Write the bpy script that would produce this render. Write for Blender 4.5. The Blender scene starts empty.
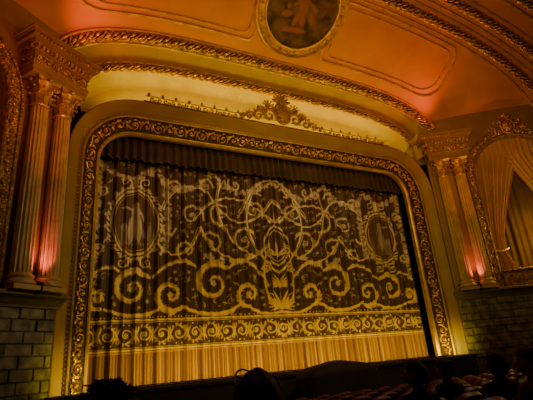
import bpy, math, random
import numpy as np
from mathutils import Vector, Matrix
random.seed(4); rng=np.random.RandomState(5)
XC=8.35
PI=math.pi
# ------------------------------------------------------------ materials
def mat(name,col,rough=.6,metal=0.,col2=None,scale=4.,bump=0.,bscale=30.,detail=4,sheen=0,voro=False):
    m=bpy.data.materials.new(name); m.use_nodes=True
    nt=m.node_tree; b=nt.nodes['Principled BSDF']
    b.inputs['Base Color'].default_value=(*col,1); b.inputs['Roughness'].default_value=rough
    b.inputs['Metallic'].default_value=metal
    if sheen: b.inputs['Sheen Weight'].default_value=sheen
    tc=nt.nodes.new('ShaderNodeTexCoord')
    if col2 is not None:
        n=nt.nodes.new('ShaderNodeTexNoise'); n.inputs['Scale'].default_value=scale; n.inputs['Detail'].default_value=detail
        nt.links.new(tc.outputs['Object'],n.inputs['Vector'])
        r=nt.nodes.new('ShaderNodeValToRGB'); r.color_ramp.elements[0].position=.35; r.color_ramp.elements[1].position=.65
        r.color_ramp.elements[0].color=(*col2,1); r.color_ramp.elements[1].color=(*col,1)
        nt.links.new(n.outputs['Fac'],r.inputs['Fac']); nt.links.new(r.outputs['Color'],b.inputs['Base Color'])
    if bump:
        if voro:
            n=nt.nodes.new('ShaderNodeTexVoronoi'); out='Distance'
        else:
            n=nt.nodes.new('ShaderNodeTexNoise'); out='Fac'; n.inputs['Detail'].default_value=6 if bump>.5 else 2
        n.inputs['Scale'].default_value=bscale
        nt.links.new(tc.outputs['Object'],n.inputs['Vector'])
        bp=nt.nodes.new('ShaderNodeBump'); bp.inputs['Strength'].default_value=bump; bp.inputs['Distance'].default_value=.04
        nt.links.new(n.outputs[out],bp.inputs['Height']); nt.links.new(bp.outputs['Normal'],b.inputs['Normal'])
    return m
M_gold=mat('gilt_ornament',(.88,.55,.07),.33,.65,(.36,.19,.025),7,.7,16,voro=True)
M_crest=mat('antique_gilt',(.46,.26,.035),.4,.5,(.18,.10,.015),7,.7,16,voro=True)
M_gold2=mat('gilt_plain',(.64,.42,.055),.38,.45,(.40,.25,.035),3,.2,20)
M_golddark=mat('gilt_ground',(.10,.055,.01),.6,.3,(.03,.016,.004),9,.9,14,voro=True)
M_plaster=mat('painted_plaster',(.33,.22,.055),.42,0,(.27,.175,.042),1.2,.08,25)
M_ceil=mat('ceiling_plaster',(.60,.26,.04),.6,0,(.50,.21,.03),.7,.06,12)
M_cove=mat('cove_plaster',(.58,.42,.004),.6,0,(.50,.35,.004),1.5,.05,12)
M_column=mat('column_scagliola',(.54,.40,.20),.4,0,(.40,.29,.14),2.5,.08,30)
M_stone=mat('grey_stone',(.31,.295,.27),.75,0,(.10,.097,.09),3.4,1.0,7,8)
M_mortar=mat('stone_mortar',(.08,.078,.07),.9)
M_ledge=mat('ledge_stone',(.20,.16,.11),.55,0,(.13,.10,.07),2,.1,20)
M_black=mat('stage_black',(.006,.005,.005),.9)
M_stage=mat('stage_boards',(.03,.02,.012),.6,0,(.02,.012,.008),3,.1,20)
M_valance=mat('valance_velvet',(.070,.036,.013),.8,0,(.042,.021,.008),2,0,20,sheen=.15)
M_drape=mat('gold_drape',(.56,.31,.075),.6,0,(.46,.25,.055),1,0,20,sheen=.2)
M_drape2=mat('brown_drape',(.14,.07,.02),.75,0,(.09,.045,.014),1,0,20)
M_metal=mat('black_metal',(.02,.02,.02),.45,.7)
M_seat=mat('seat_velvet',(.14,.05,.035),.8,0,(.09,.03,.025),5,.1,40,sheen=.2)
M_seatback=mat('seat_shell',(.15,.10,.075),.45)
M_carpet=mat('floor_carpet',(.05,.015,.012),.95,0,(.03,.012,.01),6,.2,60)
M_skin=mat('skin',(.36,.21,.14),.55)
M_hair=mat('dark_hair',(.014,.010,.008),.6,0,(.008,.006,.005),12,.6,60)
M_hair2=mat('brown_hair',(.03,.018,.011),.6,0,(.018,.011,.007),12,.6,60)
M_cloth=mat('dark_jacket',(.025,.025,.03),.85,0,(.016,.016,.02),10,.2,80)
M_cloth2=mat('grey_shirt',(.16,.15,.15),.85,0,(.11,.10,.10),10,.2,80)
M_cover=mat('organ_cover_cloth',(.02,.014,.012),.75,0,(.012,.009,.008),3,.1,20)
M_red=bpy.data.materials.new('red_lens'); M_red.use_nodes=True
_b=M_red.node_tree.nodes['Principled BSDF']; _b.inputs['Base Color'].default_value=(.8,.05,.05,1)
_b.inputs['Emission Color'].default_value=(1,.14,.14,1); _b.inputs['Emission Strength'].default_value=14

# ------------------------------------------------------------ mesh builder
class MB:
    def __init__(s): s.v=[]; s.f=[]
    def add(s,vs,fs,M=None):
        o=len(s.v)
        s.v+= [tuple(M(*p)) if M else tuple(p) for p in vs]
        s.f+= [tuple(i+o for i in f) for f in fs]
    def grid(s,rows,cu=False,cv=False,M=None):
        n=len(rows); m=len(rows[0]); vs=[p for r in rows for p in r]; fs=[]
        for i in range(n if cu else n-1):
            for j in range(m if cv else m-1):
                a=i*m+j; b=i*m+(j+1)%m; c=((i+1)%n)*m+(j+1)%m; d=((i+1)%n)*m+j
                fs.append((a,b,c,d))
        s.add(vs,fs,M)
    def box(s,a,b,M=None):
        x0,y0,z0=a; x1,y1,z1=b
        vs=[(x0,y0,z0),(x1,y0,z0),(x1,y1,z0),(x0,y1,z0),(x0,y0,z1),(x1,y0,z1),(x1,y1,z1),(x0,y1,z1)]
        s.add(vs,[(0,3,2,1),(4,5,6,7),(0,1,5,4),(1,2,6,5),(2,3,7,6),(3,0,4,7)],M)
    def tube(s,pts,r,n=6,M=None,flat=1.0,up=None):
        pts=[Vector(p) for p in pts]; k=len(pts)
        if not hasattr(r,'__len__'): r=[r]*k
        rows=[]; nrm=None
        for i in range(k):
            t=(pts[min(i+1,k-1)]-pts[max(i-1,0)])
            if t.length<1e-9: t=Vector((0,0,1))
            t.normalize()
            if nrm is None:
                u=Vector(up) if up else (Vector((0,0,1)) if abs(t.z)<.9 else Vector((1,0,0)))
                nrm=(u-t*u.dot(t)).normalized()
            else:
                nrm=(nrm-t*nrm.dot(t))
                nrm=nrm.normalized() if nrm.length>1e-6 else t.orthogonal().normalized()
            bn=t.cross(nrm)
            rows.append([tuple(pts[i]+nrm*(math.cos(2*PI*j/n)*r[i])+bn*(math.sin(2*PI*j/n)*r[i]*flat)) for j in range(n)])
        o=len(s.v); s.grid(rows,cv=True,M=M)
        s.f.append(tuple(o+j for j in range(n))); s.f.append(tuple(o+(k-1)*n+j for j in reversed(range(n))))
    def lathe(s,prof,c=(0,0),n=24,M=None):
        rows=[[(c[0]+r*math.cos(2*PI*j/n),c[1]+r*math.sin(2*PI*j/n),z) for j in range(n)] for r,z in prof]
        s.grid(rows,cv=True,M=M)
    def ell(s,c,r,nu=8,nv=6,M=None,R=None,pw=1.0):
        rows=[]
        sg=lambda x:(abs(x)**pw)*(1 if x>=0 else -1)
        for i in range(nv+1):
            ph=-PI/2+PI*i/nv; row=[]
            for j in range(nu):
                th=2*PI*j/nu
                p=Vector((r[0]*sg(math.cos(ph))*sg(math.cos(th)),r[1]*sg(math.cos(ph))*sg(math.sin(th)),r[2]*sg(math.sin(ph))))
                if R: p=R@p
                row.append((c[0]+p.x,c[1]+p.y,c[2]+p.z))
            rows.append(row)
        s.grid(rows,cv=True,M=M)
    def build(s,name,m,parent=None,smooth=True):
        me=bpy.data.meshes.new(name); me.from_pydata(s.v,[],s.f); me.update()
        if smooth:
            me.shade_smooth()
            try: me.set_sharp_from_angle(angle=math.radians(40))
            except Exception: pass
        me.materials.append(m)
        o=bpy.data.objects.new(name,me); bpy.context.scene.collection.objects.link(o)
        if parent: o.parent=parent
        return o
def empty(name,parent=None):
    e=bpy.data.objects.new(name,None); bpy.context.scene.collection.objects.link(e); e.empty_display_size=.2
    if parent: e.parent=parent
    return e
def resample(pts,step):
    P=np.array(pts,float); d=np.linalg.norm(np.diff(P,axis=0),axis=1); L=np.concatenate([[0],np.cumsum(d)])
    n=max(2,int(L[-1]/step)+1); q=np.linspace(0,L[-1],n)
    return np.stack([np.interp(q,L,P[:,k]) for k in range(P.shape[1])],1),L[-1]
def spiral(cx,cy,r,turns,a0,dr,rend=.12,n=None):
    n=n or int(10*turns)+8
    return [(cx+(r*(1-(1-rend)*(i/(n-1))**.8))*math.cos(a0+dr*2*PI*turns*i/(n-1)),
             cy+(r*(1-(1-rend)*(i/(n-1))**.8))*math.sin(a0+dr*2*PI*turns*i/(n-1))) for i in range(n)]
def relief(mb,F,L,W,flip=1,th=.03,n=5):
    """one acanthus scroll unit in local frame F(u,v,w) : u along (0..L) v across (-W/2..W/2)"""
    r=min(L*.42,W*.42)
    sp=spiral(L*.5,-flip*W*.02,r,1.35,PI,flip*1.0)
    mb.tube([(a,b,th*.6) for a,b in sp],[th*(1-.5*i/len(sp)) for i in range(len(sp))],n,M=F)
    mb.ell((L*.5,0,th),(r*.28,r*.28,th*1.3),6,4,M=F)
    for k in range(3):
        a=flip*(-.9+k*.9)+ (0 if flip>0 else PI)
        c=(L*.5+math.cos(a+PI/2)*r*1.05, math.sin(a+PI/2)*r*1.05*flip, th*.5)
        mb.ell(c,(W*.15,W*.07,th*1.1),6,4,M=F,R=Matrix.Rotation(a,3,'Z'))
    mb.ell((0,0,th*.5),(W*.09,W*.3,th*1.2),6,4,M=F)

# ------------------------------------------------------------ proscenium frame
IH,IT,CR=7.0,9.4,1.15     # half opening, top z, corner radius
ZB=.98
def frame_path():
    p=[]
    for z in np.linspace(ZB,IT-CR,24): p.append((-IH,z,-1,0))
    for a in np.linspace(0,PI/2,14)[1:-1]: p.append((-IH+CR-CR*math.cos(a),IT-CR+CR*math.sin(a),-math.cos(a),math.sin(a)))
    for x in np.linspace(-IH+CR,IH-CR,40): p.append((x,IT,0,1))
    for a in np.linspace(PI/2,0,14)[1:-1]: p.append((IH-CR+CR*math.cos(a),IT-CR+CR*math.sin(a),math.cos(a),math.sin(a)))
    for z in np.linspace(IT-CR,ZB,24): p.append((IH,z,1,0))
    return np.array(p)
FP=frame_path()
d=np.linalg.norm(np.diff(FP[:,:2],axis=0),axis=1); FL=np.concatenate([[0],np.cumsum(d)])
def fat(l): return [np.interp(l,FL,FP[:,k]) for k in range(4)]
def fpt(l,o,Y):
    x,z,nx,nz=fat(l); return (XC+x+nx*o,Y,z+nz*o)
frame=empty('proscenium_frame')
def sweep(name,prof,m):
    mb=MB(); mb.grid([[ (XC+x+nx*o,Y,z+nz*o) for (o,Y) in prof] for x,z,nx,nz in FP]); return mb.build(name,m,frame)
sweep('inner_reveal',[(0,14.45),(-.03,14.35),(-.03,14.25),(.03,14.2)],M_gold2)
sweep('ornate_band_ground',[(.03,14.2),(.06,14.2),(.50,13.90),(.53,13.86)],M_golddark)
sweep('outer_moulding',[(.53,13.9),(.50,13.84),(.53,13.80),(.58,13.82),(.62,13.86),(.66,13.84),(.70,13.78),(.78,13.68),(.86,13.60),(.90,13.54),(.93,13.50),(.97,13.50),(1.0,13.54),(1.0,14.7)],M_plaster)
for nm,(o,Y,r) in {'inner_bead':(.05,14.19,.035),'outer_bead':(.52,13.85,.04)}.items():
    mb=MB(); mb.tube([fpt(l,o,Y) for l in np.linspace(0,FL[-1],170)],r,6); mb.build(nm,M_gold2,frame)
mb=MB(); N=int(FL[-1]/.42); L=FL[-1]/N
for i in range(N):
    def F(u,v,w,i=i):
        l=i*L+u; o=.28+v*.8-w*.6; Y=14.05-v*.6-w*.8
        return fpt(min(max(l,0),FL[-1]),o,Y)
    relief(mb,F,L,.50,1 if i%2 else -1,.034)
mb.build('acanthus_relief',M_gold,frame)
mb=MB(); N=int(FL[-1]/.12)
for i in range(N): mb.ell(fpt((i+.5)*FL[-1]/N,.60,13.84),(.035,.03,.035),6,4)
mb.build('pearl_moulding',M_gold2,frame)

# cresting on the frame top
cr=empty('crest_ornament')
mb=MB()
def CF(u,v,w): return (XC+u,13.56-w,10.40+v)
mb.box((-5.7,0,-.06),(5.7,.04,.06),M=CF); mb.box((-5.6,.25,-.01),(5.6,.28,.02),M=CF)
k=0
u=-5.5
while u<5.5:
    if abs(u)>1.75:
        sg=1 if k%2 else -1
        mb.tube([(a,b,0) for a,b in spiral(u+.12,.15,.11,1.2,PI if sg>0 else 0,sg)],.026,5,M=CF)
        if k%2==0: mb.ell((u,.34,0),(.06,.10,.03),6,4,M=CF)
    u+=.25; k+=1
mb.build('fretwork_railing',M_crest,cr)
mb=MB()
mb.ell((0,.62,.08),(.30,.42,.10),16,10,M=CF); 
mb.tube([(.36*math.cos(a),.62+.48*math.sin(a),.06) for a in np.linspace(0,2*PI,26)],.06,6,M=CF)
for a in np.linspace(.35,PI-.35,7):
    R=Matrix.Rotation(a,3,'Z'); mb.ell((.24*math.cos(a),1.08+.24*math.sin(a),.05),(.26,.075,.05),8,5,M=CF,R=R)
for sg in (-1,1):
    for (cx,cy,r,a0,dr,th) in [(.62,.42,.33,PI*.9,-1,.085),(.62,.88,.20,PI,1,.06),(1.12,.33,.26,PI*.8,-1,.07),(1.0,.66,.14,PI,1,.05),(1.52,.24,.18,PI*.8,-1,.055),(1.82,.17,.11,PI*.8,-1,.045)]:
        sp=spiral(cx,cy,r,1.4,a0,dr); mb.tube([(sg*a,b,.04) for a,b in sp],[th*(1-.5*i/len(sp)) for i in range(len(sp))],6,M=CF)
        for q in range(5):
            a=.3+q*.6; mb.ell((sg*(cx+r*1.1*math.cos(a)),cy+r*1.1*math.sin(a),.04),(.45*r,.18*r,.05),6,4,M=CF,R=Matrix.Rotation(a if sg>0 else PI-a,3,'Z'))
mb.build('scroll_cartouche',M_crest,cr)

# ------------------------------------------------------------ arches of the ceiling
def arc(h,z0,H,p,Y,n=96):
    return [(XC+h*math.cos(t),Y,z0+H*math.sqrt(max(0,1-abs(math.cos(t))**p))) for t in np.linspace(PI,0,n+1)]
def archrail(name,h,z0,H,p,Y,r,parent,step=.34):
    pts,L=resample(arc(h,z0,H,p,Y),.2)
    mb=MB(); mb.tube([tuple(q) for q in pts],r*.72,8); mb.build(name+'_core',M_golddark,parent)
    mb=MB(); n=int(L/step); q,_=resample(pts,L/n)
    for i in range(len(q)-1):
        c=Vector(q[i]); t=(Vector(q[i+1])-c).normalized(); b=Vector((0,1,0)); nn=t.cross(b)
        for k in range(6):
            a=k*PI/3+i*.5
            pts2=[c+t*(step*f)+(nn*math.cos(a+f*1.4)+b*math.sin(a+f*1.4))*r*(.72+.3*math.sin(PI*f)) for f in (0,.25,.5,.75,1)]
            mb.tube([tuple(x) for x in pts2],[.02,.3*r,.34*r,.26*r,.02],5)
    mb.build(name+'_leaf_twist',M_gold,parent)
KEY=[(13.3,8.7,11.2,2.0,4.0),(9.7,13.35,11.6,3.8,2.6),(7.6,16.3,11.9,4.6,2.3),(-2.2,16.4,12.0,5.0,2.3)]
def kp(Y):
    ys=[k[0] for k in KEY][::-1]
    return [np.interp(Y,ys,[k[c] for k in KEY][::-1]) for c in (1,2,3,4)]
def cz(s,Y):
    h,z0,H,p=kp(Y); return z0+H*math.sqrt(max(0,1-min(1,abs(s)/h)**p))
mb=MB()
mb.grid([arc(*kp(Y),Y,110) for Y in list(np.linspace(13.3,9.7,14))+list(np.linspace(9.2,7.6,5))+[4,1,-2.2]])
mb.build('ceiling',M_ceil)
tr=empty('trim_1')
archrail('lower_rail',7.8,11.0,1.4,4,14.05,.13,tr,.28)
archrail('upper_rail',8.62,11.2,1.98,4,13.3,.16,tr,.3)
for nm,(h,z0,H,p,Y) in {'fillet_a':(7.95,11.05,1.5,4,13.95),'fillet_b':(8.45,11.15,1.8,4,13.42),'fillet_c':(8.75,11.2,2.12,4,13.1)}.items():
    mb=MB(); mb.tube(arc(h,z0,H,p,Y),.045,6); mb.build(nm,M_gold2,tr)
tr=empty('trim_2')
for i,Y in enumerate((9.95,9.1,7.9)):
    h,z0,H,p=kp(Y); archrail('ceiling_rib_%d'%i,h,z0,H,p,Y,.17,tr)
    for dy in (.32,-.32):
        h,z0,H,p=kp(Y+dy); mb=MB(); mb.tube(arc(h,z0,H-.02,p,Y+dy),.05,6); mb.build('rib_fillet_%d_%d'%(i,dy>0),M_gold2,tr)
# cove / soffits
wl=empty('wall_stage')
A0=arc(7.65,10.3,1.75,4,14.75); A1=arc(7.8,11.0,1.4,4,14.05); 
mb=MB(); 
rows=[]
for f in np.linspace(0,1,8):
    g=math.sin(f*PI/2); rows.append([tuple(Vector(a)*(1)+Vector(((b[0]-a[0])*f,(b[1]-a[1])*(1-math.cos(f*PI/2)),(b[2]-a[2])*g))) for a,b in zip(A0,A1)])
mb.grid(rows)
bot=[(p[0],14.75,10.3) for p in A0]; mb.grid([bot,A0])
for s in (-1,1): mb.add([(XC+s*7.9,13.55,10.2),(XC+s*7.9,14.8,10.2),(XC+s*7.9,14.8,11.3),(XC+s*7.9,13.55,11.5)],[(0,1,2,3)])
mb.build('cove_surface',M_cove,wl)
B1=arc(8.7,11.2,2.0,4,13.3)
mb=MB(); rows=[]
for f in np.linspace(0,1,8):
    rows.append([tuple(Vector(a).lerp(Vector(b),f)+Vector((0,.12*math.sin(PI*f),.10*math.sin(PI*f)))) for a,b in zip(A1,B1)])
mb.grid(rows); mb.build('splayed_soffit',mat('soffit_plaster',(.38,.26,.02),.5,0,(.31,.21,.015),1.5,.05,12),wl)
mb=MB()
for s in (-1,1):
    mb.add([(XC+s*7.8,14.06,9.9),(XC+s*8.9,13.32,9.9),(XC+s*8.9,13.32,12.0),(XC+s*7.8,14.06,11.3)],[(0,1,2,3)])
mb.build('spandrel',M_plaster,wl)
# stage house (dark)
mb=MB(); mb.box((XC-9.5,17,-.6),(XC+9.5,17.2,13)); mb.box((XC-9.7,14.5,-.6),(XC-9.5,17.2,13)); mb.box((XC+9.5,14.5,-.6),(XC+9.7,17.2,13)); mb.box((XC-9.7,14.8,12.9),(XC+9.7,17.2,13.1))
mb.box((XC-9.6,14.8,9.6),(XC+9.6,14.95,12.9)); 
for s in (-1,1): mb.box((min(XC+s*8.0,XC+s*9.6),14.4,0),(max(XC+s*8.0,XC+s*9.6),14.6,10.5))
mb.build('stagehouse_shell',M_black,wl)
# medallion on ceiling
med=empty('ceiling_medallion')
Ym=11.12; zm=cz(0,Ym)-.10; sl=(cz(0,10.2)-cz(0,12.2))/2.0; q=1/math.sqrt(1+sl*sl)
def MF(a,b,w): return (XC+a, Ym-b*q-w*sl*q, zm+b*sl*q-w*q)
N=110; R0=1.55
col=[];rows=[]
def blob(x,y,cx,cy,rx,ry,a=0):
    dx,dy=x-cx,y-cy; c,s=math.cos(a),math.sin(a); u=(dx*c+dy*s)/rx; v=(-dx*s+dy*c)/ry; return max(0,min(1,(1.15-(u*u+v*v))*1.6))
FIG=[(0.05,.52,.13,.16,0),(0.0,.1,.22,.34,.2),(-.25,.22,.32,.08,.7),(.3,.25,.34,.07,-.5),(.12,-.36,.14,.36,.35),(-.14,-.38,.12,.36,-.15),(.5,-.25,.14,.26,.5),(.56,.1,.10,.11,0),(-.6,-.3,.26,.14,.3),(-.62,.0,.10,.11,0),(-.1,-.85,.6,.12,.1)]
for i in range(N//2+1):
    r=R0*i/(N//2); row=[]
    for j in range(N):
        a=2*PI*j/N; x,y=r*math.cos(a),r*math.sin(a); row.append((x,y,.02)); col.append(max(blob(x,y,*f) for f in FIG))
    rows.append(row)
mb=MB(); mb.grid(rows,cv=True,M=MF)
MM=mat('painted_mural',(.10,.05,.02),.6); nt=MM.node_tree; b=nt.nodes['Principled BSDF']
at=nt.nodes.new('ShaderNodeAttribute'); at.attribute_name='pat'; n=nt.nodes.new('ShaderNodeTexNoise'); n.inputs['Scale'].default_value=2.2; n.inputs['Detail'].default_value=6
tc=nt.nodes.new('ShaderNodeTexCoord'); nt.links.new(tc.outputs['Object'],n.inputs['Vector'])
r=nt.nodes.new('ShaderNodeValToRGB'); r.color_ramp.elements[0].position=.4; r.color_ramp.elements[0].color=(.02,.012,.008,1); r.color_ramp.elements[1].position=.62; r.color_ramp.elements[1].color=(.14,.07,.02,1)
nt.links.new(n.outputs['Fac'],r.inputs['Fac']); mx=nt.nodes.new('ShaderNodeMixRGB'); mx.inputs[2].default_value=(.24,.08,.035,1)
nt.links.new(at.outputs['Fac'],mx.inputs[0]); nt.links.new(r.outputs['Color'],mx.inputs[1]); nt.links.new(mx.outputs[0],b.inputs['Base Color'])
o=mb.build('mural_painting',MM,med); ca=o.data.color_attributes.new('pat','FLOAT_COLOR','POINT')
ca.data.foreach_set('color',np.repeat(np.array(col)[:,None],4,1).astype(np.float32).ravel())
mb=MB(); n=72
prof=[(1.53,.0),(1.55,.09),(1.6,.1),(1.63,.05),(1.66,.04),(1.84,.04),(1.87,.08),(1.93,.12),(1.98,.08),(2.02,-.12)]
mb.grid([[(r*math.cos(2*PI*j/n),r*math.sin(2*PI*j/n),w) for r,w in prof] for j in range(n)],cu=True,M=MF); mb.build('ring_moulding',M_gold2,med)
mb=MB()
for i in range(30):
    a0=2*PI*i/30
    def F(u,v,w,a0=a0):
        a=a0+u/1.75; r=1.75+v; return MF(r*math.cos(a),r*math.sin(a),.04+w)
    relief(mb,F,2*PI*1.75/30,.2,1 if i%2 else -1,.025)
mb.build('ring_relief',M_gold,med)
# ceiling panel mouldings
tr=empty('trim_3')
for s in (-1,1):
    for (s0,s1,y0,y1,rc,rr) in [(1.6,8.3,10.45,12.65,.75,.055),(1.9,8.0,10.65,12.45,.65,.035)]:
        pth=[]
        for (cx,cy,a0) in [(s1-rc*1.5,y1-rc,0),(s0+.3,y1-.3,PI/2),(s0+.3,y0+.3,PI),(s1-rc*.6,y0+rc,PI*1.5)]:
            big=cx>s0+1
            for a in np.linspace(a0,a0+PI/2,8):
                rx=(s1-cx) if big else .3; ry=rc if big else .3
                pth.append((cx+rx*math.cos(a),cy+ry*math.sin(a)))
        pp,_=resample(pth+[pth[0]],.12); run=[]; runs=[]
        for (a,b) in pp:
            ok=(a/1.0)**2+((b-Ym)/q)**2>2.02**2
            if ok: run.append((XC+s*a,b,cz(a,b)-.02))
            elif run: runs.append(run); run=[]
        if run: runs.append(run)
        for ru in runs:
            if len(ru)>3:
                mb=MB(); mb.tube(ru,rr,6); mb.build('panel_moulding',M_gold2,tr)

# ------------------------------------------------------------ side walls (splayed)
CA,SA=.809,.588
def T(side):
    def f(t,d,z): return (XC+side*(8.0+CA*t-SA*d),13.5-SA*t-CA*d,z)
    return f
def extr(mb,prof,t0,t1,F,n=2,caps=True):
    ts=np.linspace(t0,t1,n); rows=[[(t,d,z) for d,z in prof] for t in ts]
    o=len(mb.v); mb.grid(rows,M=F)
    if caps:
        m=len(prof); mb.f.append(tuple(o+j for j in range(m))); mb.f.append(tuple(o+(n-1)*m+j for j in range(m)))
def spot(name,loc,tgt,col,pw,ang,blend=.6,rad=.05):
    l=bpy.data.lights.new(name,'SPOT'); l.color=col; l.energy=pw; l.spot_size=math.radians(ang); l.spot_blend=blend; l.shadow_soft_size=rad
    o=bpy.data.objects.new(name,l); bpy.context.scene.collection.objects.link(o); o.location=loc
    o.rotation_euler=(Vector(tgt)-Vector(loc)).to_track_quat('-Z','Y').to_euler(); return o
LZ=3.55; TC,AR,AZ=4.0,1.95,8.75
def floorz(Y): return .26-.063*Y
for side,nm in ((-1,'left'),(1,'right')):
    F=T(side); w=empty('wall_'+nm)
    mb=MB(); mb.box((0,-.3,LZ-.2),(1.75,0,12.15),F); mb.box((6.25,-.3,LZ-.2),(10.3,0,12.6),F)
    inner=[(TC-AR,z) for z in np.linspace(LZ-.2,AZ,8)][:-1]+[(TC-AR*math.cos(a),AZ+AR*math.sin(a)) for a in np.linspace(0,PI,41)]+[(TC+AR,z) for z in np.linspace(AZ,LZ-.2,8)][1:]
    outer=[]
    for (t,z) in inner:
        if z<AZ: outer.append((1.75 if t<TC else 6.25,z))
        else:
            dx,dz=t-TC,z-AZ; k=min(2.25/max(abs(dx),1e-6),3.6/max(dz,1e-6)); outer.append((TC+dx*k,AZ+dz*k))
    mb.grid([[(t,0,z) for t,z in inner],[(t,0,z) for t,z in outer]],M=F)
    mb.grid([[(t,0,z) for t,z in inner],[(t,-.9,z) for t,z in inner]],M=F)
    mb.build('upper_wall',M_plaster,w,smooth=False)
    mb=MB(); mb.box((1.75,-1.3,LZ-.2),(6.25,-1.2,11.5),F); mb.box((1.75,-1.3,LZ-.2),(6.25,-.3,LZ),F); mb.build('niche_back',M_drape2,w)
    mb=MB(); mb.box((.12,0,LZ+.3),(1.72,.07,9.7),F); mb.build('pilaster_backing',M_plaster,w)
    # stone
    mb=MB(); z=-1.0; row=0
    while z<LZ-.32:
        hh=.30; t=-.02-(row%2)*.33
        while t<10.2:
            L=.64+random.uniform(-.14,.14); a=max(t,-.02); b=min(t+L,10.3)
            if b-a>.06:
                dd=random.uniform(.0,.05); x0,x1,z0,z1=a+.006,b-.006,z+.006,min(z+hh,LZ-.3)-.006; e=.02
                dj=[random.uniform(-.015,.015) for _ in range(4)]
                vs=[(x0,0,z0),(x1,0,z0),(x1,0,z1),(x0,0,z1),(x0+e,.03+dd+dj[0],z0+e),(x1-e,.03+dd+dj[1],z0+e),(x1-e,.03+dd+dj[2],z1-e),(x0+e,.03+dd+dj[3],z1-e)]
                mb.add(vs,[(4,5,6,7),(0,1,5,4),(1,2,6,5),(2,3,7,6),(3,0,4,7)],F)
            t+=L
        z+=hh; row+=1
    mb.build('stone_blocks',M_stone,w,smooth=False)
    mb=MB(); mb.box((-.05,-.3,-1.2),(10.3,.0,LZ-.2),F); mb.build('stone_core',M_mortar,w)
    mb=MB(); extr(mb,[(0,LZ-.36),(.10,LZ-.36),(.12,LZ-.30),(.17,LZ-.27),(.22,LZ-.2),(.33,LZ-.14),(.42,LZ-.12),(.45,LZ-.10),(.45,LZ-.03),(.42,LZ),(0,LZ)],-.12,10.3,F); mb.build('ledge_cornice',M_ledge,w)
    mb=MB(); x=XC+side*16.25; mb.box((min(x,x+side*.3),-2.3,-1.2),(max(x,x+side*.3),7.7,13)); mb.build('rear_section',M_plaster,w)
    # archivolt
    arch=empty('gilt_arch',w)
    path=[(TC-AR,z,-1,0) for z in np.linspace(LZ,AZ,14)][:-1]+[(TC-AR*math.cos(a),AZ+AR*math.sin(a),-math.cos(a),math.sin(a)) for a in np.linspace(0,PI,41)]+[(TC+AR,z,1,0) for z in np.linspace(AZ,LZ,14)][1:]
    path=np.array(path); AL=np.concatenate([[0],np.cumsum(np.linalg.norm(np.diff(path[:,:2],axis=0),axis=1))])
    mb=MB(); mb.grid([[(t+nx*o,dd,z+nz*o) for o,dd in [(-.02,-.2),(-.02,.06),(.02,.10),(.06,.10),(.09,.05),(.31,.09),(.33,.15),(.38,.16),(.42,.10),(.44,0)]] for t,z,nx,nz in path],M=F); mb.build('arch_moulding',M_crest,arch)
    mb=MB(); N=int(AL[-1]/.3); L=AL[-1]/N
    for i in range(N):
        def G(u,v,w_,i=i):
            l=i*L+u; t,z,nx,nz=[np.interp(l,AL,path[:,k]) for k in range(4)]; o=.20+v; return F(t+nx*o,.07+w_,z+nz*o)
        relief(mb,G,L,.24,1 if i%2 else -1,.03)
    mb.build('arch_relief',M_gold,arch)
    ct=empty('cartouche_ornament',w); mb=MB(); zc=AZ+AR+.42
    G=lambda u,v,w_,F=F,zc=zc:F(TC+u,.16+w_,zc+v)
    mb.ell((0,0,.05),(.24,.32,.14),14,10,M=G); mb.tube([(.31*math.cos(a),.38*math.sin(a),.05) for a in np.linspace(0,2*PI,22)],.05,6,M=G)
    for sg in (-1,1):
        for (cx,cy,r,a0,dr) in [(.46,.2,.2,PI,-1),(.48,-.2,.22,PI,1),(.78,-.05,.15,PI,1)]:
            mb.tube([(sg*a,b,.04) for a,b in spiral(cx,cy,r,1.4,a0,dr)],.045,6,M=G)
    for a in np.linspace(.5,PI-.5,5): mb.ell((.2*math.cos(a),.42+.18*math.sin(a),.04),(.17,.05,.05),8,5,M=G,R=Matrix.Rotation(a,3,'Z'))
    mb.build('shield_and_scrolls',M_gold,ct)
    # box front in the arch
    bx=empty('theater_box'); mb=MB()
    def bow(t): return .12+.34*max(0,math.cos((t-TC)/1.9*PI/2))
    ts=np.linspace(TC-1.9,TC+1.9,30)
    mb.grid([[(t,bow(t)*k+e,z) for e,z,k in [(0,LZ,1),(.05,LZ+.04,1),(.05,LZ+.12,1),(0,LZ+.16,1),(-.02,LZ+.58,1),(.03,LZ+.62,1),(.06,LZ+.68,1),(.03,LZ+.74,1),(-.10,LZ+.74,1),(-.10,LZ,1)]] for t in ts],M=F); mb.build('parapet',M_crest,bx)
    mb=MB()
    for i in range(8):
        t0=TC-1.85+i*.46
        def G2(u,v,w_,t0=t0): return F(t0+u,bow(t0+u)+.0+w_,LZ+.37+v)
        relief(mb,G2,.46,.34,1 if i%2 else -1,.035)
    mb.build('parapet_relief',M_gold,bx)
    # drapery
    dr=empty('arch_drapery')
    mb=MB(); rows=[]
    for t in np.linspace(TC-AR-.05,TC+AR+.05,150):
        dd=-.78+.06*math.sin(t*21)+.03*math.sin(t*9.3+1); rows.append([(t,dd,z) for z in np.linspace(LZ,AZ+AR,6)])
    mb.grid(rows,M=F); mb.build('back_curtain',M_drape2,dr)
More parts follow.
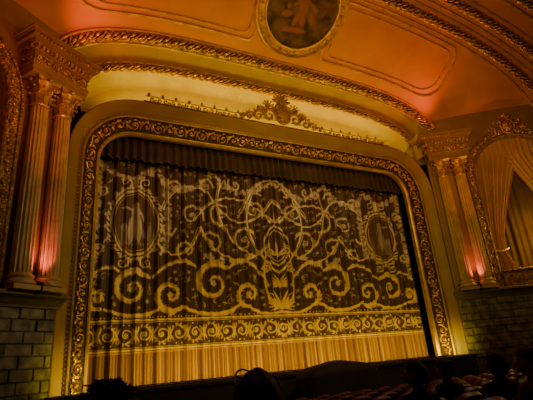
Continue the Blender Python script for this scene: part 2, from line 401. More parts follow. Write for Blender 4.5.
    for sg in (-1,1):
        mb=MB(); rows=[]
        for z in np.linspace(LZ+.3,AZ+AR+.05,44):
            k=(z-5.3)
            wd=.62+ (1.75*(min(1,k/4.6))**1.25 if k>0 else .45*min(1,-k/1.4)**.8)
            row=[]
            for i in range(121):
                u=i/120; t=TC+sg*(AR+.02-u*wd)
                amp=.07*min(1,.5+1.0/ max(.5,wd)*.5)
                row.append((t,-.42+amp*math.sin(u*2*PI*9+.5*math.sin(z))+.03*math.sin(u*31)+.10*math.sin(PI*u)-.03*math.cos(z*2),z-.12*math.sin(PI*u)))
            rows.append(row)
        mb.grid(rows,M=F); mb.build('tied_panel',M_drape,dr)
        mb=MB(); mb.tube([(TC+sg*(AR+.02-u*.72),-.27-.0*u+.06*math.sin(PI*u),5.3-.12*math.sin(PI*u)) for u in np.linspace(0,1,12)],.05,6,M=F); mb.build('tieback_cord',M_gold2,dr)
    # columns
    for t0 in (.50,1.28):
        co=empty('fluted_column'); C=lambda x,y,z,F=F,t0=t0:F(t0+x,.30+y,z)
        r0=.265; zb,zt=LZ+.42,8.85
        mb=MB(); n=96; rows=[]
        for z in np.linspace(zb,zt,16):
            f=(z-zb)/(zt-zb); R=r0*(1-.14*f**1.6); row=[]
            for j in range(n):
                a=2*PI*j/n; fl=abs(math.sin(a*8)); rr=R*(1-.15*max(0,(fl-.25)/.75)**.6)
                row.append((rr*math.cos(a),rr*math.sin(a),z))
            rows.append(row)
        mb.grid(rows,cv=True,M=C); mb.build('fluted_shaft',M_column,co)
        mb=MB(); mb.box((-.36,-.22,LZ),(.36,.34,LZ+.12),C)
        mb.lathe([(.30,LZ+.12),(.36,LZ+.15),(.37,LZ+.20),(.35,LZ+.245),(.30,LZ+.26),(.29,LZ+.30),(.32,LZ+.32),(.33,LZ+.355),(.31,LZ+.385),(.275,LZ+.40),(.265,LZ+.43)],n=32,M=C); mb.build('attic_base',M_column,co)
        mb=MB(); mb.lathe([(.23,8.82),(.26,8.84),(.265,8.88),(.235,8.90),(.23,9.0),(.235,9.2),(.26,9.4),(.31,9.55),(.33,9.6)],n=28,M=C)
        pts=[]
        for k in range(4):
            a=k*PI/2+PI/4; b=a+PI/2
            p0=(.50*math.cos(a),.50*math.sin(a)); p1=(.50*math.cos(b),.50*math.sin(b))
            for f in np.linspace(0,1,7)[:-1]:
                g=1-.22*math.sin(PI*f); pts.append(((p0[0]*(1-f)+p1[0]*f)*g,(p0[1]*(1-f)+p1[1]*f)*g))
        m=len(pts); mb.grid([[(x,y,9.58) for x,y in pts],[(x*1.04,y*1.04,9.63) for x,y in pts],[(x*1.07,y*1.07,9.70) for x,y in pts]],cv=True,M=C)
        mb.add([(x,y,9.58) for x,y in pts],[tuple(range(m))],C); 
        for row_,(z0,hh,kk,off) in enumerate([(8.9,.30,8,0),(9.02,.42,8,PI/8)]):
            for k in range(kk):
                a=off+2*PI*k/kk; rows=[]
                for f in np.linspace(0,1,7):
                    rr=.245+.02*f+(.13*max(0,f-.55)/.45); z=z0+hh*(math.sin(min(1,f*1.25)*PI/2))-(.10*max(0,f-.8)/.2); wd=.085*math.sin(PI*(.18+.78*f))**.6
                    rows.append([(rr*math.cos(a)-s*math.sin(a)*wd,rr*math.sin(a)+s*math.cos(a)*wd,z-abs(s)*.012) for s in (-1,-.4,.4,1)])
                mb.grid(rows,M=C); mb.ell((.37*math.cos(a),.37*math.sin(a),z0+hh-.05),(.04,.04,.035),6,4,M=C)
        for k in range(4):
            a=k*PI/2+PI/4
            sp=spiral(.40,9.47,.105,1.6,PI*.9,-1)
            mb.tube([(.24*math.cos(a),.24*math.sin(a),9.2)]+[(x*math.cos(a),x*math.sin(a),y) for x,y in sp],.032,6,M=C)
        for k in range(4):
            a=k*PI/2; mb.ell((.36*math.cos(a),.36*math.sin(a),9.64),(.07,.07,.06),8,6,M=C)
        mb.build('corinthian_capital',M_gold2,co)
    # entablature block
    en=empty('entablature',w); mb=MB()
    e0,e1=-.02,1.82
    def step(t_out,d,z0,z1,mb=mb): mb.box((e0-t_out,-.1,z0),(e1+t_out,d,z1),F)
    step(0,.62,9.70,9.84); step(.03,.65,9.84,9.99); step(.06,.68,9.99,10.03); step(0,.62,10.03,10.40); step(.05,.67,10.40,10.46)
    step(.10,.72,10.60,10.66); step(.24,.86,10.74,10.88); step(.28,.90,10.88,10.93); step(.34,.96,10.93,10.98); step(.04,.66,10.46,10.60)
    step(.12,.74,10.66,10.74); step(.0,.6,10.98,11.15)
    mb.build('stepped_mouldings',M_plaster,en,smooth=False)
    mb=MB(); n=14
    for i in range(n):
        a=e0-.06+(e1-e0+.12)*(i+.15)/n; mb.box((a,.6,10.47),(a+.085,.77,10.59),F)
    for i in range(4):
        a=.05+i*.155
        for te in (e0-.13,e1+.03): mb.box((te,a,10.47),(te+.10,a+.085,10.59),F)
    for i in range(6):
        def G3(u,v,w_,i=i): return F(e0+.04+i*.3+u,.63+w_,10.215+v)
        relief(mb,G3,.3,.30,1 if i%2 else -1,.03)
    for i in range(20): mb.ell((e0-.2+(e1-e0+.4)*(i+.5)/20,.87,10.80),(.04,.03,.05),6,4,M=F)
    for i in range(26): mb.ell((e0+(e1-e0)*(i+.5)/26,.69,10.01),(.03,.03,.025),6,4,M=F)
    for i in range(2):
        te=e0-.03 if i==0 else e1+.03
        for j in range(2):
            def G4(u,v,w_,te=te,j=j,i=i): return F(te+(-w_ if i==0 else w_),.05+j*.3+u,10.215+v)
            relief(mb,G4,.28,.28,1 if j else -1,.03)
    mb.build('dentils_and_relief',M_gold,en,smooth=True)
    # uplight
    ul=empty('uplight_fixture'); U=lambda x,y,z,F=F:F(.89+x,.56+y,LZ+z)
    mb=MB(); mb.lathe([(.0,-.06),(.05,-.06),(.09,-.01),(.09,.0),(.07,.02),(.02,.03),(.02,.06),(.055,.07),(.085,.21),(.08,.21),(.05,.13)],n=16,M=U); mb.box((-.03,-.11,-.06),(.03,.0,-.02),U); mb.build('lamp_housing',M_metal,ul)
    mb=MB(); mb.lathe([(0,.18),(.075,.18)],n=16,M=U); mb.build('lamp_lens',M_red,ul)
    spot('red_uplight_lamp',F(.89,.72,LZ+.24),F(.89,.25,LZ+1.9),(1,.16,.11),200,75,1)
    spot('ceiling_red_lamp',F(.9,.4,11.3),(XC+side*4.8,11.2,14.2),(1,.14,.025),360,120,1,.2)
    spot('entablature_lamp',F(1.2,2.2,LZ+.6),F(1.0,.3,10.5),(1,.24,.04),380,40,1,.1)
# lantern on the left ledge
F=T(-1); la=empty('wall_lantern'); U=lambda x,y,z:F(2.02+x,.26+y,LZ+z); mb=MB()
mb.lathe([(0,0),(.09,0),(.09,.03),(.03,.05),(.025,.22),(.06,.25),(.10,.28),(.12,.50),(.13,.52),(.09,.58),(.03,.64),(.015,.72),(0,.72)],n=6,M=U)
mb.build('lantern_body',M_metal,la,smooth=False)

# ------------------------------------------------------------ curtain
CW,CZ0,CZ1=7.25,1.0,9.15
NX,NZ=1180,660
xs=np.linspace(-CW,CW,NX); zs=np.linspace(CZ0,CZ1,NZ); cx_=xs[1]-xs[0]; czl=zs[1]-zs[0]
G_=np.zeros((NZ,NX),np.float32); Fl=np.zeros((NZ,NX),np.float32); Bk=np.zeros((NZ,NX),np.float32); Fr=np.zeros((NZ,NX),np.float32)
def win(x,z,r):
    i0=max(0,int((x-r+CW)/cx_)-1); i1=min(NX,int((x+r+CW)/cx_)+2); j0=max(0,int((z-r-CZ0)/czl)-1); j1=min(NZ,int((z+r-CZ0)/czl)+2)
    return i0,i1,j0,j1
def st(A,x,z,r,val=1):
    for s in (-1,1):
        i0,i1,j0,j1=win(s*x,z,r)
        if i1<=i0 or j1<=j0: continue
        X=xs[None,i0:i1]-s*x; Z=zs[j0:j1,None]-z; dd=np.sqrt(X*X+Z*Z)
        m=np.clip((r-dd)/cx_+.5,0,1)*val; A[j0:j1,i0:i1]=np.maximum(A[j0:j1,i0:i1],m)
def leaf(A,x,z,L,w,ang,val=1,bend=0.):
    n=max(5,int(L/.025)); step=L/n; px,pz=x,z
    for i in range(n+1):
        f=i/n; r=w*math.sin(PI*(.06+.90*f**.8))
        st(A,px,pz,max(r,.007),val)
        a=ang+bend*f; px+=step*math.cos(a); pz+=step*math.sin(a)
def pth(A,pts,w0,w1,val=1):
    p,_=resample(pts,.02); n=len(p)
    for i,(x,z) in enumerate(p): st(A,x,z,w0+(w1-w0)*i/n,val)
def acan(pts,w0,w1,lf,dens=.14,val=1,fat=.15):
    """acanthus stem: leaves sweep forward along the stem and curl outward"""
    pth(G_,pts,w0,w1,val); p,L=resample(pts,dens); n=len(p)
    for i in range(1,n-1):
        t0=math.atan2(p[i][1]-p[i-1][1],p[i][0]-p[i-1][0]); t1=math.atan2(p[i+1][1]-p[i][1],p[i+1][0]-p[i][0])
        turn=(t1-t0+PI)%(2*PI)-PI; out=-1 if turn>0 else 1; k=1-.55*i/n; t=t1
        # leaf hugging the stem on the outer side, then curling away at the tip
        leaf(G_,p[i][0],p[i][1],lf*k,lf*fat*k,t+out*.55,val*rng.uniform(.6,1),-out*.5)
        if i%2==0: leaf(G_,p[i][0],p[i][1],lf*.5*k,lf*fat*.6*k,t-out*.6,val*.7,-out*.6)
def bez(a,b,c,d,n=24):
    return [tuple((1-t)**3*np.array(a)+3*(1-t)**2*t*np.array(b)+3*(1-t)*t*t*np.array(c)+t**3*np.array(d)) for t in np.linspace(0,1,n)]
def flower(x,z,r,val=1):
    for k in range(5):
        a=k*2*PI/5+x*3; st(Fl,x+r*.6*math.cos(a),z+r*.6*math.sin(a),r*.42,val)
    st(G_,x,z,r*.25,.8)
# lower big acanthus scrolls
for (cx,cy,r,a0,dr,tn) in [(1.35,3.80,.50,-PI*.5,1,1.35),(2.75,4.20,.80,PI*.75,-1,1.45),(4.35,3.80,.60,-PI*.7,1,1.35),(5.65,4.0,.68,PI*.8,-1,1.45),(6.75,3.70,.36,-PI*.6,1,1.3)]:
    acan(spiral(cx,cy,r,tn,a0,dr),.060,.028,.36,.13,1,.18); flower(cx,cy,.12)
    pth(G_,spiral(cx,cy,r*.88,tn*.7,a0,dr,.35),.012,.012,.8)
acan(bez((.05,3.12),(.5,2.98),(.9,3.05),(1.35,3.30)),.05,.05,.26)
acan(bez((1.8,3.4),(2.3,3.0),(3.3,3.05),(3.95,3.4)),.05,.05,.30)
acan(bez((2.1,4.8),(1.6,5.3),(1.0,5.0),(.5,4.1)),.05,.025,.32)
acan(bez((3.4,4.8),(3.9,5.1),(4.4,5.0),(4.95,4.4)),.05,.025,.30)
acan(bez((4.8,3.3),(5.3,3.05),(5.9,3.1),(6.5,3.35)),.05,.04,.26)
acan(bez((6.1,4.6),(6.4,4.8),(6.7,4.7),(7.0,4.4)),.045,.025,.24)
acan(bez((.30,3.2),(.8,4.2),(.75,5.0),(.30,5.7)),.04,.025,.24)
# central plume
for k in range(6):
    a=PI/2-.14-k*.28; leaf(G_,.05,3.25,.82-.07*k,.042,a,.95,-.5)
    leaf(G_,.03,4.1,.55-.05*k,.032,a,.95,-.6)
leaf(G_,0,3.3,.85,.05,PI/2)
flower(0,3.3,.14); flower(0,4.1,.10)
pth(G_,bez((0,4.9),(.75,5.3),(.75,6.1),(0,6.6)),.035,.035)
pth(G_,bez((0,5.05),(.55,5.35),(.55,6.05),(0,6.42)),.018,.018)
leaf(G_,0,5.15,1.0,.08,PI/2); leaf(G_,0,6.6,.7,.06,PI/2)
for a in (.5,1.0): leaf(G_,.05,5.3,.5,.04,PI/2-a,.9,-.6); leaf(G_,.05,6.7,.45,.04,PI/2-a,.9,-.6)
# upper strap-work and scrolls
for (cx,cy,r,a0,dr,tn) in [(.95,7.15,.48,PI*1.2,-1,1.4),(1.45,5.85,.58,PI*.9,-1,1.4),(2.35,6.95,.55,-PI*.6,1,1.4),(2.75,5.70,.46,PI*.2,1,1.3),(3.55,6.75,.50,PI*1.1,-1,1.4),(3.75,5.40,.40,-PI*.3,1,1.3),(.62,8.15,.30,PI*1.4,1,1.3),(1.7,8.2,.32,PI*.2,-1,1.3),(2.95,8.0,.34,PI,-1,1.3),(4.15,7.8,.34,0,1,1.3),(6.75,7.4,.26,0,1,1.3),(6.8,5.4,.26,0,-1,1.3),(4.45,6.2,.3,PI,1,1.3),(.55,4.75,.2,0,1,1.2)]:
    acan(spiral(cx,cy,r,tn,a0,dr),.038,.018,.24,.13,.9,.16); flower(cx,cy,.08)
for b in [((.3,5.8),(1.4,4.6),(2.6,5.0),(3.2,6.3)),((.2,6.7),(1.2,7.9),(2.6,7.9),(3.4,6.6)),((0,7.7),(.9,6.4),(1.9,6.2),(2.6,7.4)),((2.6,7.4),(3.2,8.3),(4.3,8.0),(4.6,6.9)),((3.2,6.3),(3.5,5.2),(4.3,4.9),(4.8,5.6)),((.0,8.6),(.8,8.5),(1.2,7.6),(1.5,7.0)),((0,4.6),(1.2,5.6),(1.6,6.6),(.9,7.9)),((.9,5.2),(2.2,5.6),(2.9,7.2),(2.2,8.3))]:
    pth(G_,bez(*b),.036,.030); pth(G_,[(x+.085,z+.02) for x,z in bez(*b)],.013,.013)
# garlands
for b in [((0,8.5),(1.0,7.7),(2.0,7.7),(2.7,8.6)),((2.7,8.6),(3.5,7.5),(4.4,7.5),(5.0,8.5)),((4.6,8.0),(4.3,7.0),(4.4,6.0),(4.7,5.2)),((6.95,8.6),(6.8,7),(7.0,5.6),(6.9,4.5)),((5.0,8.4),(5.6,7.9),(6.3,7.9),(6.9,8.5)),((1.2,5.2),(2.0,4.9),(2.6,5.1),(3.0,5.2))]:
    p,_=resample(bez(*b),.12)
    for (x,z) in p:
        for k in range(2): flower(x+rng.uniform(-.12,.12),z+rng.uniform(-.12,.12),rng.uniform(.045,.10),rng.uniform(.5,1))
        leaf(G_,x,z,.18,.03,rng.uniform(0,6.28),.7,1)
# fill the remaining gaps with small curled sprigs, buds and leaves
for k in range(1300):
    x,z=rng.uniform(.1,7.1),rng.uniform(3.15,8.75)
    if abs(x-5.6)<1.0 and abs(z-6.35)<1.45: continue
    i0,i1,j0,j1=win(x,z,.15)
    dens_=float((G_[j0:j1,i0:i1]+Fl[j0:j1,i0:i1]).mean())
    if dens_>.05: continue
    t=rng.rand()
    if t<.4:
        r_=rng.uniform(.07,.13); sp_=spiral(x,z,r_,1.0,rng.uniform(0,6.28),rng.choice([-1,1])); pth(G_,sp_,.014,.008,.6)
    elif t<.7: flower(x,z,rng.uniform(.04,.075),rng.uniform(.4,.8))
    else:
        a=rng.uniform(0,6.28)
        for q_ in (-.8,0,.8): leaf(G_,x,z,rng.uniform(.12,.18),.022,a+q_,.55,q_)
# oval medallions
ox,oz,rx,rz=5.6,6.35,.80,1.18
X=(np.abs(xs)[None,:]-ox); Z=(zs[:,None]-oz); e=np.sqrt((X/rx)**2+(Z/rz)**2)
inside=e<.96; G_[inside]=0; Fl[inside]=0; Bk[inside]=1
G_=np.maximum(G_,np.clip((.055-np.abs(e-1.0))*24,0,1)); G_=np.maximum(G_,.8*np.clip((.018-np.abs(e-.89))*60,0,1))
for k in range(40):
    a=2*PI*k/40; leaf(G_,ox+rx*1.08*math.cos(a),oz+rz*1.08*math.sin(a),.2,.04,a+.9,.85,.6)
    if k%2: flower(ox+(rx+.2)*math.cos(a),oz+(rz+.2)*math.sin(a),.07)
acan(spiral(ox-.35,oz+1.5,.24,1.2,-.8,1),.03,.015,.18); acan(spiral(ox+.35,oz+1.5,.24,1.2,PI+.8,-1),.03,.015,.18); leaf(G_,ox,oz+1.3,.5,.06,PI/2)
acan(spiral(ox-.4,oz-1.45,.24,1.2,.8,-1),.03,.015,.18); acan(spiral(ox+.4,oz-1.45,.24,1.2,PI-.8,1),.03,.015,.18)
# woven figure of a standing woman beside a pedestal and urn in each oval
def fig(x,z,L,w,a,v,b=0): leaf(Fl,ox+x,oz+z,L,w,a,v,b)
st(Fl,ox-.02,oz+.62,.095,1); fig(-.02,.52,.36,.15,-PI/2,1); fig(-.10,.42,.44,.05,-PI*.78,1,.9); fig(.06,.44,.46,.05,.5,1,-.8)
fig(-.06,.27,1.05,.16,-PI/2-.05,.8); fig(.06,.24,1.05,.15,-PI/2+.10,.9)
for q_,w_ in ((0,.95),(.12,.85),(-.14,.8)): leaf(G_,ox+q_,oz+.15,w_,.028,-PI/2+q_*1.1,.6)
for zz in np.arange(-.80,-.35,.03): 
    for xx_ in np.arange(.30,.46,.03): st(Fl,ox+xx_,oz+zz,.025,.5)
fig(.38,-.33,.28,.10,PI/2,.8); fig(-.45,-.75,.8,.08,PI/2+.1,.4); fig(-.35,-.6,.5,.05,PI/2-.3,.4)
for k in range(11): leaf(G_,ox-.5+.10*k,oz-.86,.14,.02,PI/2+rng.uniform(-.6,.6),.45)
mR=inside&(xs[None,:]>0); Fl[mR]*=.5; G_[mR&(e<.87)]*=.6
# side borders
for zz in np.arange(3.0,9,.02): st(G_,7.14,zz,.02,.7)
# bottom border band
band=(zs>2.0)&(zs<3.04); G_[band,:]=0; Fl[band,:]=0; Bk[band,:]=.5
for (z0,z1,v) in [(2.02,2.08,1),(2.11,2.13,.7),(2.90,2.92,.7),(2.95,3.01,1)]:
    G_[(zs>z0)&(zs<z1),:]=v
k=0; x=.0
while x<7.2:
    sg=1 if k%2 else -1
    pth(G_,spiral(x,2.515,.26,1.4,PI*.5*sg,sg),.030,.016); st(Fl,x,2.515,.07)
    for aa in np.arange(.2,3.1,.48): leaf(G_,x+.25*math.cos(aa),2.515+.25*sg*math.sin(aa),.12,.028,(aa+.7)*sg,.85,.5)
    for aa in (PI/2,-PI/2,PI/2+.5,-PI/2-.5,PI/2-.5,-PI/2+.5): leaf(G_,x+.29,2.515,.28,.028,aa,.85)
    st(G_,x+.29,2.515,.04); st(G_,x+.1,2.83,.025); st(G_,x+.1,2.2,.025); st(G_,x+.48,2.2,.025); st(G_,x+.48,2.83,.025)
    x+=.58; k+=1
for x in np.arange(0,7.2,.12): st(G_,x,3.07,.025,.8)
# fringe / gold skirt
fr=zs<1.98; stripes=.45+.28*np.sin(xs*58+2*np.sin(xs*3.1))+.16*np.sin(xs*21)+.25*(rng.rand(NX)-.5)
G_[fr,:]=np.clip(stripes,.05,1)[None,:]; Fl[fr,:]=0; Fr[fr,:]=1
G_[(zs<2.0)&(zs>1.94),:]=1
fold=.05*np.sin(xs*2*PI/.34+1.1*np.sin(xs*1.7))+.03*np.sin(xs*2*PI/.83+2)+.02*np.sin(xs*2*PI/.19+np.sin(xs*2.3))
amp=1+.35*np.interp(zs,[1,9],[1,0])
XX=np.broadcast_to(xs[None,:]+XC,(NZ,NX)); ZZ=np.broadcast_to(zs[:,None],(NZ,NX)); YY=15.0+fold[None,:]*amp[:,None]
co=np.stack([XX,YY,ZZ],-1).astype(np.float32).reshape(-1,3)
idx=np.arange(NZ*NX).reshape(NZ,NX); fc=np.stack([idx[:-1,:-1],idx[:-1,1:],idx[1:,1:],idx[1:,:-1]],-1).reshape(-1,4)
me=bpy.data.meshes.new('stage_curtain'); me.vertices.add(len(co)); me.vertices.foreach_set('co',co.ravel())
me.loops.add(fc.size); me.loops.foreach_set('vertex_index',fc.ravel().astype(np.int32)); me.polygons.add(len(fc)); me.polygons.foreach_set('loop_start',np.arange(0,fc.size,4,dtype=np.int32))
me.update(calc_edges=True); me.validate(); me.shade_smooth()
one=np.ones_like(G_)
ca=me.color_attributes.new('pat','FLOAT_COLOR','POINT'); ca.data.foreach_set('color',np.stack([G_,Fl,Bk,one],-1).astype(np.float32).ravel())
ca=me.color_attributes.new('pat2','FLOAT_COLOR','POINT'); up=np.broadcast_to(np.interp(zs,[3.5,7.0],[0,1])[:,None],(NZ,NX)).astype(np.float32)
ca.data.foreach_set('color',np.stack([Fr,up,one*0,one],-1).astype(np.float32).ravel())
CM=bpy.data.materials.new('embroidered_curtain'); CM.use_nodes=True; nt=CM.node_tree; b=nt.nodes['Principled BSDF']
at=nt.nodes.new('ShaderNodeAttribute'); at.attribute_name='pat'; sp=nt.nodes.new('ShaderNodeSeparateColor'); nt.links.new(at.outputs['Color'],sp.inputs[0])
at2=nt.nodes.new('ShaderNodeAttribute'); at2.attribute_name='pat2'; sp2=nt.nodes.new('ShaderNodeSeparateColor'); nt.links.new(at2.outputs['Color'],sp2.inputs[0])
def mix(a,b_,f):
    m=nt.nodes.new('ShaderNodeMixRGB')
    if isinstance(a,tuple): m.inputs[1].default_value=a
    else: nt.links.new(a,m.inputs[1])
    if isinstance(b_,tuple): m.inputs[2].default_value=b_
    else: nt.links.new(b_,m.inputs[2])
    nt.links.new(f,m.inputs[0]); return m.outputs[0]
tc=nt.nodes.new('ShaderNodeTexCoord'); nz=nt.nodes.new('ShaderNodeTexNoise'); nz.inputs['Scale'].default_value=1.4; nz.inputs['Detail'].default_value=3; nt.links.new(tc.outputs['Object'],nz.inputs['Vector'])
c0=mix((.050,.024,.014,1),(.095,.045,.022,1),nz.outputs['Fac'])
c0=mix(c0,(.12,.05,.004,1),sp2.outputs[0])
c1=mix(c0,(.105,.050,.030,1),sp.outputs[2]); c2=mix(c1,(.48,.40,.42,1),sp.outputs[1])
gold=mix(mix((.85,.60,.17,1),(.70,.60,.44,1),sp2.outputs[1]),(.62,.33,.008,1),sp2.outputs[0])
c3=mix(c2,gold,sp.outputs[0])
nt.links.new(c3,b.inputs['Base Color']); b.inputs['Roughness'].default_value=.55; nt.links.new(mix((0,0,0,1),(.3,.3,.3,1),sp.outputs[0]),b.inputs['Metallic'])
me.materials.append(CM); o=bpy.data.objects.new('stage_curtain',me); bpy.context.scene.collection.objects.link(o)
# valance
va=empty('curtain_valance'); mb=MB(); rows=[]; tr_=[]
for x in np.linspace(-7.4,7.4,520):
    f=.06*math.sin(x*2*PI/.30+.6*math.sin(x*2))+.02*math.sin(x*23); zb=8.62+.03*math.sin(x*2*PI/1.2)
    rows.append([(XC+x,14.66+f*k,z) for z,k in ((zb,1.2),(9.0,1),(9.6,.6))]); tr_.append((XC+x,14.64+f*1.2,zb))
mb.grid(rows); mb.build('pleated_cloth',M_valance,va)
mb=MB(); mb.tube(tr_,.022,5); mb.build('braid_trim',mat('braid',(.12,.075,.03),.6),va)

# ------------------------------------------------------------ stage, floor
mb=MB(); n=40; 
front=[(XC+x,13.25-.35*(1-(x/8.2)**2)) for x in np.linspace(-8.0,8.0,n)]
rows=[[(x,y,-.9),(x,y,.86),(x,y-.06,.88),(x,y-.06,.95),(x,y,.98),(x,17,.98)] for x,y in front]
mb.grid(rows); mb.build('floor_stage',M_stage,smooth=False)
fl=empty('footlight_trough'); mb=MB()
mb.box((XC-6.9,13.34,.98),(XC+6.9,13.36,1.01)); mb.box((XC-6.9,13.36,.98),(XC+6.9,13.62,.985))
for i in range(34):
    x=XC-6.6+i*13.2/33; mb.ell((x,13.46,1.0),(.04,.04,.03),8,6)
mb.build('footlight_channel',M_metal,fl)
mb=MB(); rows=[[(x,y,floorz(y)) for y in (-2.3,13.6)] for x in (XC-17,XC+17)]; mb.grid(rows); mb.build('floor',M_carpet)
mb=MB(); mb.box((XC-16.5,-2.5,-1),(XC+16.5,-2.3,17.5)); mb.build('wall_back',M_plaster)
# organ console under its cover
og=empty('organ_console'); ox_,oy_=8.35,11.85; fz=floorz(oy_)
mb=MB(); rows=[]
for i,f in enumerate(np.linspace(0,1,26)):
    row=[]
    for j in range(120):
        a=2*PI*j/120; c,s=math.cos(a),math.sin(a); pw=.45
        if f<.65: k=1.02-.04*f/.65; z=fz+(1.16-fz-.28)*f/.65; fo=1+.025*math.sin(a*26)*(1-f/.65)
        else:
            g=(f-.65)/.35*PI/2; k=.98*math.cos(g)**.55 if g<PI/2-.01 else 0.0; z=1.16-.28+.28*math.sin(g); fo=1
        x=1.35*k*fo*(abs(c)**pw)*(1 if c>0 else -1); y=.62*k*fo*(abs(s)**pw)*(1 if s>0 else -1)
        z+= .10*math.exp(-(x/.5)**2)*max(0,f-.7)/.3 - (.10*max(0,abs(x)-.9) if f>.65 else 0)
        row.append((ox_+x,oy_+y,z))
    rows.append(row)
mb.grid(rows,cv=True); mb.build('draped_cover',M_cover,og)
# ------------------------------------------------------------ seats
def seat(mbu,mbs,x,y,z):
    S=lambda a,b,c:(x+a,y+b,z+c)
    rows=[]
    for u in np.linspace(-1,1,9):
        top=.94-.10*abs(u)**3.5; bow=.05*(1-u*u)
        rows.append([(u*.25,-.24-bow-.03,.42),(u*.25,-.31-bow-.04,top-.03),(u*.25,-.30-bow,top),(u*.25,-.25-bow,top-.03),(u*.25,-.19-bow,.5)])
    mbu.grid(rows,M=S)
    mbs.grid([[(a,b-.035,c) for a,b,c in (r[0],r[1],r[2])] for r in rows],M=S)
    mbu.ell((0,.02,.42),(.25,.24,.07),12,6,M=S,pw=.55)
    for sg in (-1,1):
        mbs.box((sg*.285-.03,-.22,.58),(sg*.285+.03,.16,.62),S); mbs.box((sg*.285-.015,-.2,0),(sg*.285+.015,.0,.58),S)
mbu,mbs=MB(),MB()
ROWS=[(1.8,.25,8),(2.6,3.8,9),(3.45,3.3,11),(4.3,4.63,13),(5.15,5.1,15),(6.0,5.3,18),(6.85,5.0,20),(7.7,5.3,21),(8.55,5.0,22),(9.4,5.3,23)]
for (Y,x0,n) in ROWS:
    k0=-int((x0+1.2)/.6)
    for k in range(k0,k0+n+2):
        seat(mbu,mbs,x0+k*.6,Y,floorz(Y))
ts=empty('theater_seats'); mbu.build('upholstery',M_seat,ts); mbs.build('shells_and_arms',M_seatback,ts)
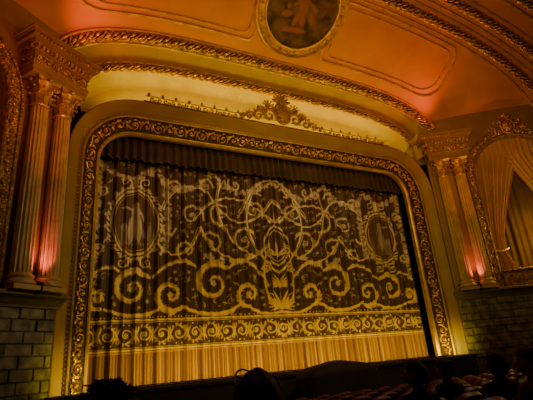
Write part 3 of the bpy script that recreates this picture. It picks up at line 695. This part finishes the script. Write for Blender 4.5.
# ------------------------------------------------------------ people
def person(x,y,hair,cloth,style,turn=0.,sc=1.):
    z=floorz(y); e=empty('seated_person'); e.location=(x,y,z); e.scale=(sc,)*3
    J=[(0,.0,.53,.14,.11),(0,-.04,.68,.135,.10),(0,-.07,.85,.155,.105),(0,-.07,.98,.15,.09),(0,-.055,1.045,.055,.055),(0,-.045,1.10,.05,.05),
       (.17,-.06,.98,.06,.06),(.22,.0,.74,.047,.047),(.15,.22,.63,.035,.035),
       (.10,.06,.50,.085,.08),(.12,.42,.49,.065,.065),(.12,.46,.08,.042,.042),(.12,.60,.04,.035,.03)]
    V=[(a,b,c) for a,b,c,_,_ in J]; R=[(p,q_) for _,_,_,p,q_ in J]
    E=[(0,1),(1,2),(2,3),(3,4),(4,5),(3,6),(6,7),(7,8),(0,9),(9,10),(10,11),(11,12)]
    mp={}
    for i in (6,7,8,9,10,11,12):
        mp[i]=len(V); V.append((-V[i][0],V[i][1],V[i][2])); R.append(R[i])
    for a,b in list(E):
        if b in mp: E.append((mp.get(a,a),mp[b]))
    me=bpy.data.meshes.new('body'); me.from_pydata(V,E,[]); o=bpy.data.objects.new('body',me); bpy.context.scene.collection.objects.link(o); o.parent=e
    md=o.modifiers.new('Skin','SKIN'); sv=me.skin_vertices[0].data
    for i,(p,q_) in enumerate(R): sv[i].radius=(p,q_)
    sv[0].use_root=True
    o.modifiers.new('Sub','SUBSURF').levels=2; o.modifiers['Sub'].render_levels=2; me.materials.append(cloth)
    Rz=Matrix.Rotation(turn,3,'Z')
    H=lambda a,b,c:tuple(Rz@Vector((a,b,0))+Vector((0,-.03,1.19+c)))
    mb=MB(); rows=[]
    for i in range(17):
        ph=-PI/2+PI*i/16; row=[]
        for j in range(24):
            th=2*PI*j/24; cxx,sy=math.cos(th),math.sin(th); zz=math.sin(ph); r=math.cos(ph)
            X_=.076*r*cxx*(1-.22*max(0,-zz)); Y_=.098*r*sy; 
            if sy>0: Y_+= -.012*max(0,zz) ; 
            row.append((X_,Y_,.118*zz))
        rows.append(row)
    mb.grid(rows,cv=True,M=H)
    mb.tube([(0,.092,.01),(0,.112,-.02),(0,.118,-.035),(0,.095,-.045)],[.008,.011,.014,.008],6,M=H)
    for sg in (-1,1):
        mb.ell((sg*.078,-.005,-.015),(.012,.02,.032),8,6,M=H); mb.ell((sg*.03,.086,.005),(.014,.01,.009),8,6,M=H)
    mb.ell((0,.088,-.062),(.026,.010,.008),8,5,M=H); mb.tube([(0,-.02,-.08),(0,-.02,-.17)],.05,10,M=H)
    mb.build('head',M_skin,e)
    mb=MB(); rows=[]
    for i in range(15):
        ph=-PI/2+PI*i/14; row=[]
        for j in range(32):
            th=2*PI*j/32; cxx,sy=math.cos(th),math.sin(th); zz=math.sin(ph); r=math.cos(ph)
            k=1.04+.04*math.sin(7*th+5*ph)+(.09*math.sin(13*th+3*i) if style=='messy' else 0)
            low=-.2 if style=='long' else (-.085 if sy<-.2 else .03)
            zz_=max(.135*zz*k, low if sy<.35 else .055)
            wid=1+(.18 if style=='long' and zz<0 else 0)
            Y_=.112*r*sy*k-.008; 
            if sy>.35: Y_=min(Y_,.085)
            row.append((.096*r*cxx*k*wid,Y_,zz_))
        rows.append(row)
    mb.grid(rows,cv=True,M=H)
    if style=='messy':
        for k in range(90):
            a=rng.uniform(0,6.28); p=rng.uniform(.0,1.4); d_=Vector((math.cos(a)*math.cos(p)*.095,math.sin(a)*math.cos(p)*.11,.13*math.sin(p)))
            if d_.y>.07 and d_.z<.06: continue
            mb.tube([tuple(d_*.95),tuple(d_*1.14+Vector((rng.uniform(-.012,.012),rng.uniform(-.012,.012),.006))),tuple(d_*1.25+Vector((rng.uniform(-.03,.03),rng.uniform(-.03,.03),.0)))],[.013,.008,.002],5,M=H)
    if style=='bun': mb.ell((0,-.11,.07),(.05,.045,.045),12,8,M=H)
    mb.build('hair',hair,e)
    mb=MB()
    for sg in (-1,1):
        hx,hy,hz=sg*.15,.22,.625
        mb.ell((hx-sg*.01,hy+.05,hz-.01),(.04,.055,.018),12,8,R=None)
        for k,(dx,L) in enumerate([(-.03,.062),(-.010,.072),(.010,.068),(.028,.052)]):
            bx_=hx+dx-sg*.01; mb.tube([(bx_,hy+.08,hz-.008),(bx_,hy+.10+L*.3,hz-.006),(bx_,hy+.10+L*.7,hz-.022),(bx_,hy+.10+L*.85,hz-.045)],[.0095,.009,.0085,.007],6)
        mb.tube([(hx-sg*.035,hy+.03,hz-.005),(hx-sg*.065,hy+.06,hz-.01),(hx-sg*.07,hy+.09,hz-.02)],[.012,.01,.008],6)
    mb.build('hands',M_skin,e)
    if style=='glasses':
        mb=MB()
        for sg in (-1,1):
            mb.tube([(sg*.035+.03*math.cos(a),.07,.125+.018*math.sin(a)) for a in np.linspace(0,2*PI,16)],.004,5,M=H)
            mb.tube([(sg*.066,.07,.128),(sg*.096,.0,.10),(sg*.09,-.05,.06)],.0045,5,M=H)
        mb.tube([(-.006,.07,.128),(.006,.07,.128)],.004,5,M=H); mb.build('glasses_on_head',M_metal,e)
    return e
person(.25,1.8,M_hair2,M_cloth,'messy',.2,.985)
person(.83,1.8,M_hair,M_cloth,'glasses',-.1,.985)
person(3.3,3.45,M_hair,M_cloth,'short',.5)
person(4.5,3.45,M_hair,M_cloth,'long',.2)
person(4.63,4.3,M_hair2,M_cloth,'bun',.1)
person(3.8,2.6,M_hair,M_cloth2,'short',.6)

# ------------------------------------------------------------ lights
def area(name,loc,tgt,col,pw,sx,sy):
    l=bpy.data.lights.new(name,'AREA'); l.shape='RECTANGLE'; l.size=sx; l.size_y=sy; l.color=col; l.energy=pw
    o=bpy.data.objects.new(name,l); bpy.context.scene.collection.objects.link(o); o.location=loc
    d_=(Vector(tgt)-Vector(loc)); o.rotation_euler=d_.to_track_quat('-Z','Y').to_euler()
    return o
area('cove_strip_light',(XC,14.0,10.45),(XC,14.45,12),(1,.72,.0),200,13.0,.25)
area('footlight_strip',(XC+.6,13.5,1.05),(XC+.6,15,2.2),(1,.66,.0),200,12.6,.12)
for side in (-1,1):
    spot('jamb_footlamp',(XC+side*6.2,13.0,1.1),(XC+side*7.5,13.9,1.4),(1,.72,.02),170,75,1,.05)
spot('front_fill',(XC,2.0,12.0),(XC,15,4.8),(1,.74,.28),1900,70,.8,.5)  # added general warm fill from the audience side, no real fixture
spot('left_fill',(XC+4,1.0,9.0),(XC-8.8,13,6.0),(1,.76,.33),1700,38,.9,.4)  # fill added to brighten the left columns and stone, invented source
spot('right_fill',(XC-3,1.0,9.0),(XC+10.5,12,7.0),(1,.66,.2),1300,46,.9,.4)  # matching added fill for the right wall and arch, invented source
area('ceiling_warm_uplight',(XC,7.5,8.0),(XC,11.5,14.5),(1,.52,.04),230,8,1)
area('ceiling_red_wash',(XC+5.5,8.5,8.5),(XC+5.5,12,14),(1,.17,.04),70,3,1)
area('ceiling_red_wash',(XC-8.0,8.5,8.5),(XC-8,11.5,13),(1,.15,.03),70,3,1)
spot('audience_fill',(XC+3,6,11),(4.5,4,1),(1,.7,.45),400,50,1,.5)  # faint unseen fill added to lift the heads and seats
for side in (-1,1):
    l=bpy.data.lights.new('niche_lamp','POINT'); l.color=(1,.58,.12); l.energy=(190 if side>0 else 10); l.shadow_soft_size=.1
    o=bpy.data.objects.new('niche_lamp',l); bpy.context.scene.collection.objects.link(o); o.location=T(side)(TC+.3,.75,LZ+2.2)
w=bpy.data.worlds.new('World'); bpy.context.scene.world=w; w.use_nodes=True; w.node_tree.nodes['Background'].inputs[0].default_value=(.5,.35,.2,1); w.node_tree.nodes['Background'].inputs[1].default_value=.02
# ------------------------------------------------------------ camera
cam=bpy.data.cameras.new('Camera'); cam.sensor_width=36; cam.lens=29.25; cam.clip_start=.05
co=bpy.data.objects.new('Camera',cam); bpy.context.scene.collection.objects.link(co)
m=Matrix(((.8913,-.0873,-.4449,0),(-.4466,-.3388,-.8281,0),(-.0787,.9368,-.3409,1.5),(0,0,0,1)))
qd=m.to_3x3().to_quaternion().normalized(); co.matrix_world=Matrix.Translation((0,0,1.5))@qd.to_matrix().to_4x4()
bpy.context.scene.camera=co
